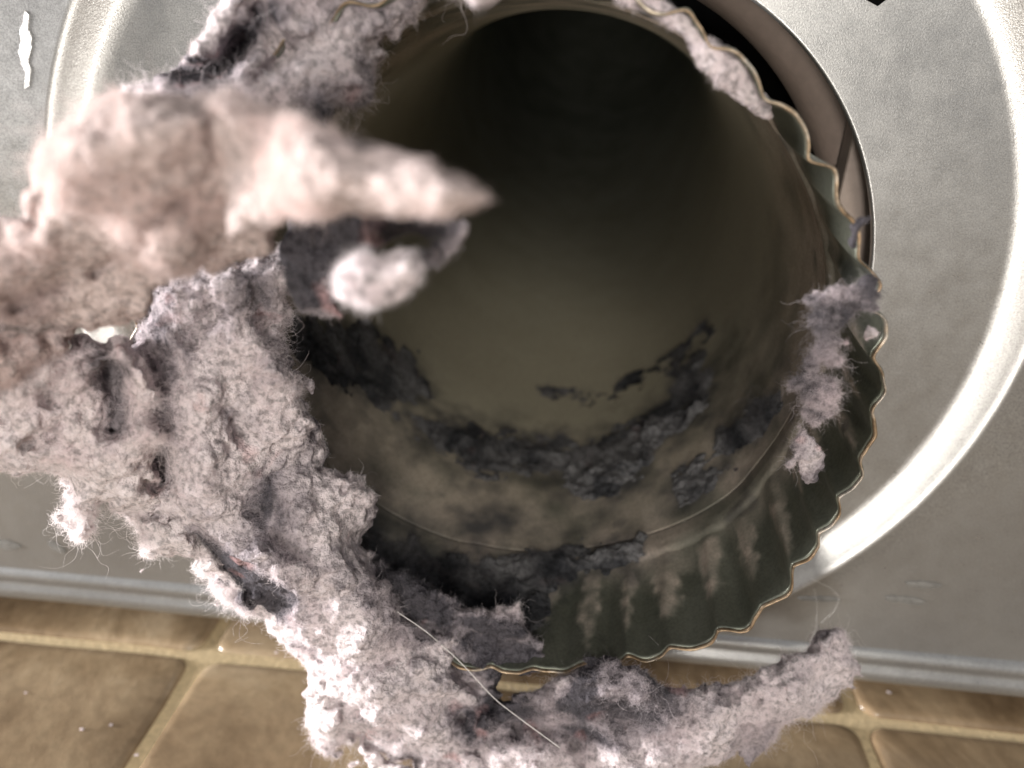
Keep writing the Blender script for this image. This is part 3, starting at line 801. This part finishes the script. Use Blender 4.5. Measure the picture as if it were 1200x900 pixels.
# --- grey tuft low in the mouth ------------------------------
low = empty('lint_tuft', tuple(P(580, 770, 0.097)), label='dark grey lint tuft with pale top low in the pipe mouth', cat='lint')
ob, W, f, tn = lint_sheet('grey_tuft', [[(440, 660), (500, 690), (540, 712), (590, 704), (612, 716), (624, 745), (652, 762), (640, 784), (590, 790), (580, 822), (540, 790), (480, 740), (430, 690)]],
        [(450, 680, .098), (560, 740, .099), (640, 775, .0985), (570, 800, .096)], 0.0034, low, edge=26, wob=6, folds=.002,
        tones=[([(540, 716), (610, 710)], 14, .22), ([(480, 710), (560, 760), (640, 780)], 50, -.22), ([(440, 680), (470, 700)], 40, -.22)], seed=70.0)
fibres('fibre', W, f, 26000, 0.0014, 0.000019, M_FUZZ, ob, tone=tn)

# ------------------------------------------------------------------ lint lying on the pipe wall
def deposit(name, label, polys, hmax, t0, t1, y0, y1, seed, nt=520, ny=320, thr=0.0, nf=14000):
    tt, yy = np.meshgrid(np.linspace(t0, t1, nt), np.linspace(y0, y1, ny), indexing='ij')
    p = pipe_pt(tt, yy)
    px, py = proj(p)
    s = np.full(px.shape, -1e9)
    for q_ in polys: s = np.maximum(s, poly_sd(px, py, q_))
    s = s / 16.0
    m = np.clip(s, -3, 1) + 0.9 * vnoise(p, 0.006, seed) + 0.7 * vnoise(p, 0.0026, seed) + 0.45 * vnoise(p, 0.0012, seed) - thr
    h = 0.65 * hmax * np.clip(m, -0.5, 1.6) * (0.9 + 0.5 * vnoise(p, 0.0032, seed + 4)) + 0.00012 * vnoise(p, 0.0009, seed) - 0.00005
    keep = m > 0
    nrm = np.stack([-np.cos(tt), 0 * tt, -np.sin(tt)], -1)
    W = p + nrm * np.maximum(h, -0.0002)[..., None]
    f = grid_faces(nt, ny)
    k = keep.ravel()[f].any(1); f = f[k]
    u, inv = np.unique(f, return_inverse=True)
    W = W.reshape(-1, 3)[u]; f = inv.reshape(f.shape)
    c = (W.max(0) + W.min(0)) / 2
    root = empty(name, (c[0], c[1], W[:, 2].min()), label=label, cat='lint')
    f = f[:, ::-1]
    ob = mesh_obj('lint_layer', W, f, M_DLINT, root)
    qq = W[f]; nn = np.cross(qq[:, 2] - qq[:, 0], qq[:, 3] - qq[:, 1])
    cc = qq.mean(1); inw = np.stack([RCX - cc[:, 0], 0 * cc[:, 0], RCZ - cc[:, 2]], -1)
    if (nn * inw).sum() < 0: f = f[:, ::-1]
    fibres('fibre', W, f, nf, 0.0015, 0.000020, M_DFUZZ, ob, front=1.0, long_frac=0.12)
DR = math.radians
deposit('dark_lint_drift', 'dark charcoal lint drift across the middle of the pipe floor', [
    [(452, 488), (480, 480), (530, 500), (600, 510), (640, 520), (700, 516), (760, 482), (826, 466), (822, 490), (770, 520), (758, 550), (716, 584), (690, 582), (650, 556), (560, 548), (500, 526)]], 0.0022, DR(-150), DR(-25), 0.010, 0.075, 5.0)
deposit('dark_lint_drift', 'narrow dark lint line slanting up the pipe wall farthest back', [
    [(640, 452), (700, 458), (760, 424), (820, 376), (838, 372), (836, 388), (780, 436), (716, 468), (650, 466)],
    [(820, 410), (835, 440), (818, 470), (780, 480), (790, 440)]], 0.0012, DR(-120), DR(-10), 0.02, 0.10, 9.0, nf=6000)
deposit('dark_lint_drift', 'dark lint patch on the left pipe wall beside the grey fold', [
    [(340, 370), (420, 380), (500, 430), (490, 480), (440, 470), (400, 460), (360, 440)], [(470, 330), (540, 350), (538, 372), (480, 352)]], 0.0018, DR(-190), DR(-80), 0.006, 0.095, 13.0, nf=8000)
deposit('dark_lint_drift', 'dark bluish grey lint strip on the pipe floor nearest the rim', [
    [(430, 630), (500, 640), (590, 650), (680, 640), (752, 634), (756, 652), (700, 668), (650, 690), (630, 740), (560, 740), (470, 700)]], 0.0022, DR(-150), DR(-40), 0.001, 0.04, 17.0, nf=20000)
deposit('dark_lint_drift', 'small dark lint scrap clinging to the right pipe wall', [
    [(850, 500), (880, 484), (916, 456), (912, 482), (880, 512), (852, 528)], [(792, 560), (850, 540), (862, 552), (800, 590)]], 0.0012, DR(-75), DR(0), 0.006, 0.06, 23.0, nf=6000)

# ------------------------------------------------------------------ loose hairs and crumbs
def strand(name, pts, dd, r, label, group=None):
    pts = np.array(pts, float); n = 40
    t = np.linspace(0, len(pts) - 1, n)
    x = np.interp(t, range(len(pts)), pts[:, 0]); y = np.interp(t, range(len(pts)), pts[:, 1]); d = np.interp(t, range(len(dd)), dd) if len(dd) == len(pts) else np.full(n, dd[0])
    for _ in range(3):
        x[1:-1] = (x[:-2] + 2 * x[1:-1] + x[2:]) / 4; y[1:-1] = (y[:-2] + 2 * y[1:-1] + y[2:]) / 4
    v, f = tube(P(x, y, d), r)
    o = mesh_obj(name, v, f, M_HAIR); tag(o, label, 'fibre', group)
strand('long_fibre', [(440, 692), (458, 712), (500, 740), (540, 776), (580, 820), (620, 850), (656, 876)], [.0915, .0915, .092, .092, .091, .0885, .088], 0.00007, 'long pale glossy fibre lying diagonally across the grey lint below the mouth')
strand('fine_hair', [(954, 690), (958, 710), (956, 740), (944, 764), (930, 772)], [.118] * 5, 0.00003, 'fine curved hair standing up from the lint tail against the panel')
strand('fine_hair', [(962, 730), (978, 716), (984, 700), (972, 688), (950, 678)], [.12] * 5, 0.000025, 'fine looped hair above the right tip of the lint tail')
cr = [(820, 812, 6), (1042, 812, 5), (96, 855, 4), (130, 850, 4), (30, 812, 3), (324, 765, 4), (342, 763, 4), (160, 885, 4), (620, 790, 4), (885, 885, 4)]
crl = {(820, 812): 'pale lint crumb on the floor beneath the panel edge, left of the tail tip', (1042, 812): 'pale lint crumb on the floor beneath the panel edge, right of the lint tail tip',
       (96, 855): 'pale lint crumb on the lower left tile, left one of a close pair', (130, 850): 'pale lint crumb on the lower left tile, right one of a close pair',
       (30, 812): 'tiny lint crumb at the far left of the lower left tile', (324, 765): 'lint crumb on the grout joint beside the mat, left one of two', (342, 763): 'lint crumb on the grout joint beside the mat, right one of two',
       (160, 885): 'lint crumb near the bottom end of the left grout joint', (620, 790): 'lint crumb on the floor seen through the gap under the rim', (885, 885): 'lint crumb on the floor beneath the hanging lint tail'}
for (x, y, s) in cr:
    w = _ray(x, y) @ AX.T; p = CAMP + w * (-(H) / w[2])
    bm = bmesh.new(); bmesh.ops.create_icosphere(bm, subdivisions=2, radius=1)
    for v in bm.verts:
        v.co *= 1 + 0.5 * random.uniform(-1, 1)
        v.co = Vector((v.co.x * 1.3, v.co.y, v.co.z * 0.6)) * s * 0.5 * 0.00015
    me = bpy.data.meshes.new('lint_crumb'); bm.to_mesh(me); bm.free(); me.materials.append(M_FUZZ)
    o = bpy.data.objects.new('lint_crumb', me); COL.objects.link(o); o.location = (p[0], p[1], p[2] + s * 0.00003)
    tag(o, crl[(x, y)], 'lint crumb', 'lint crumbs on the tiles')
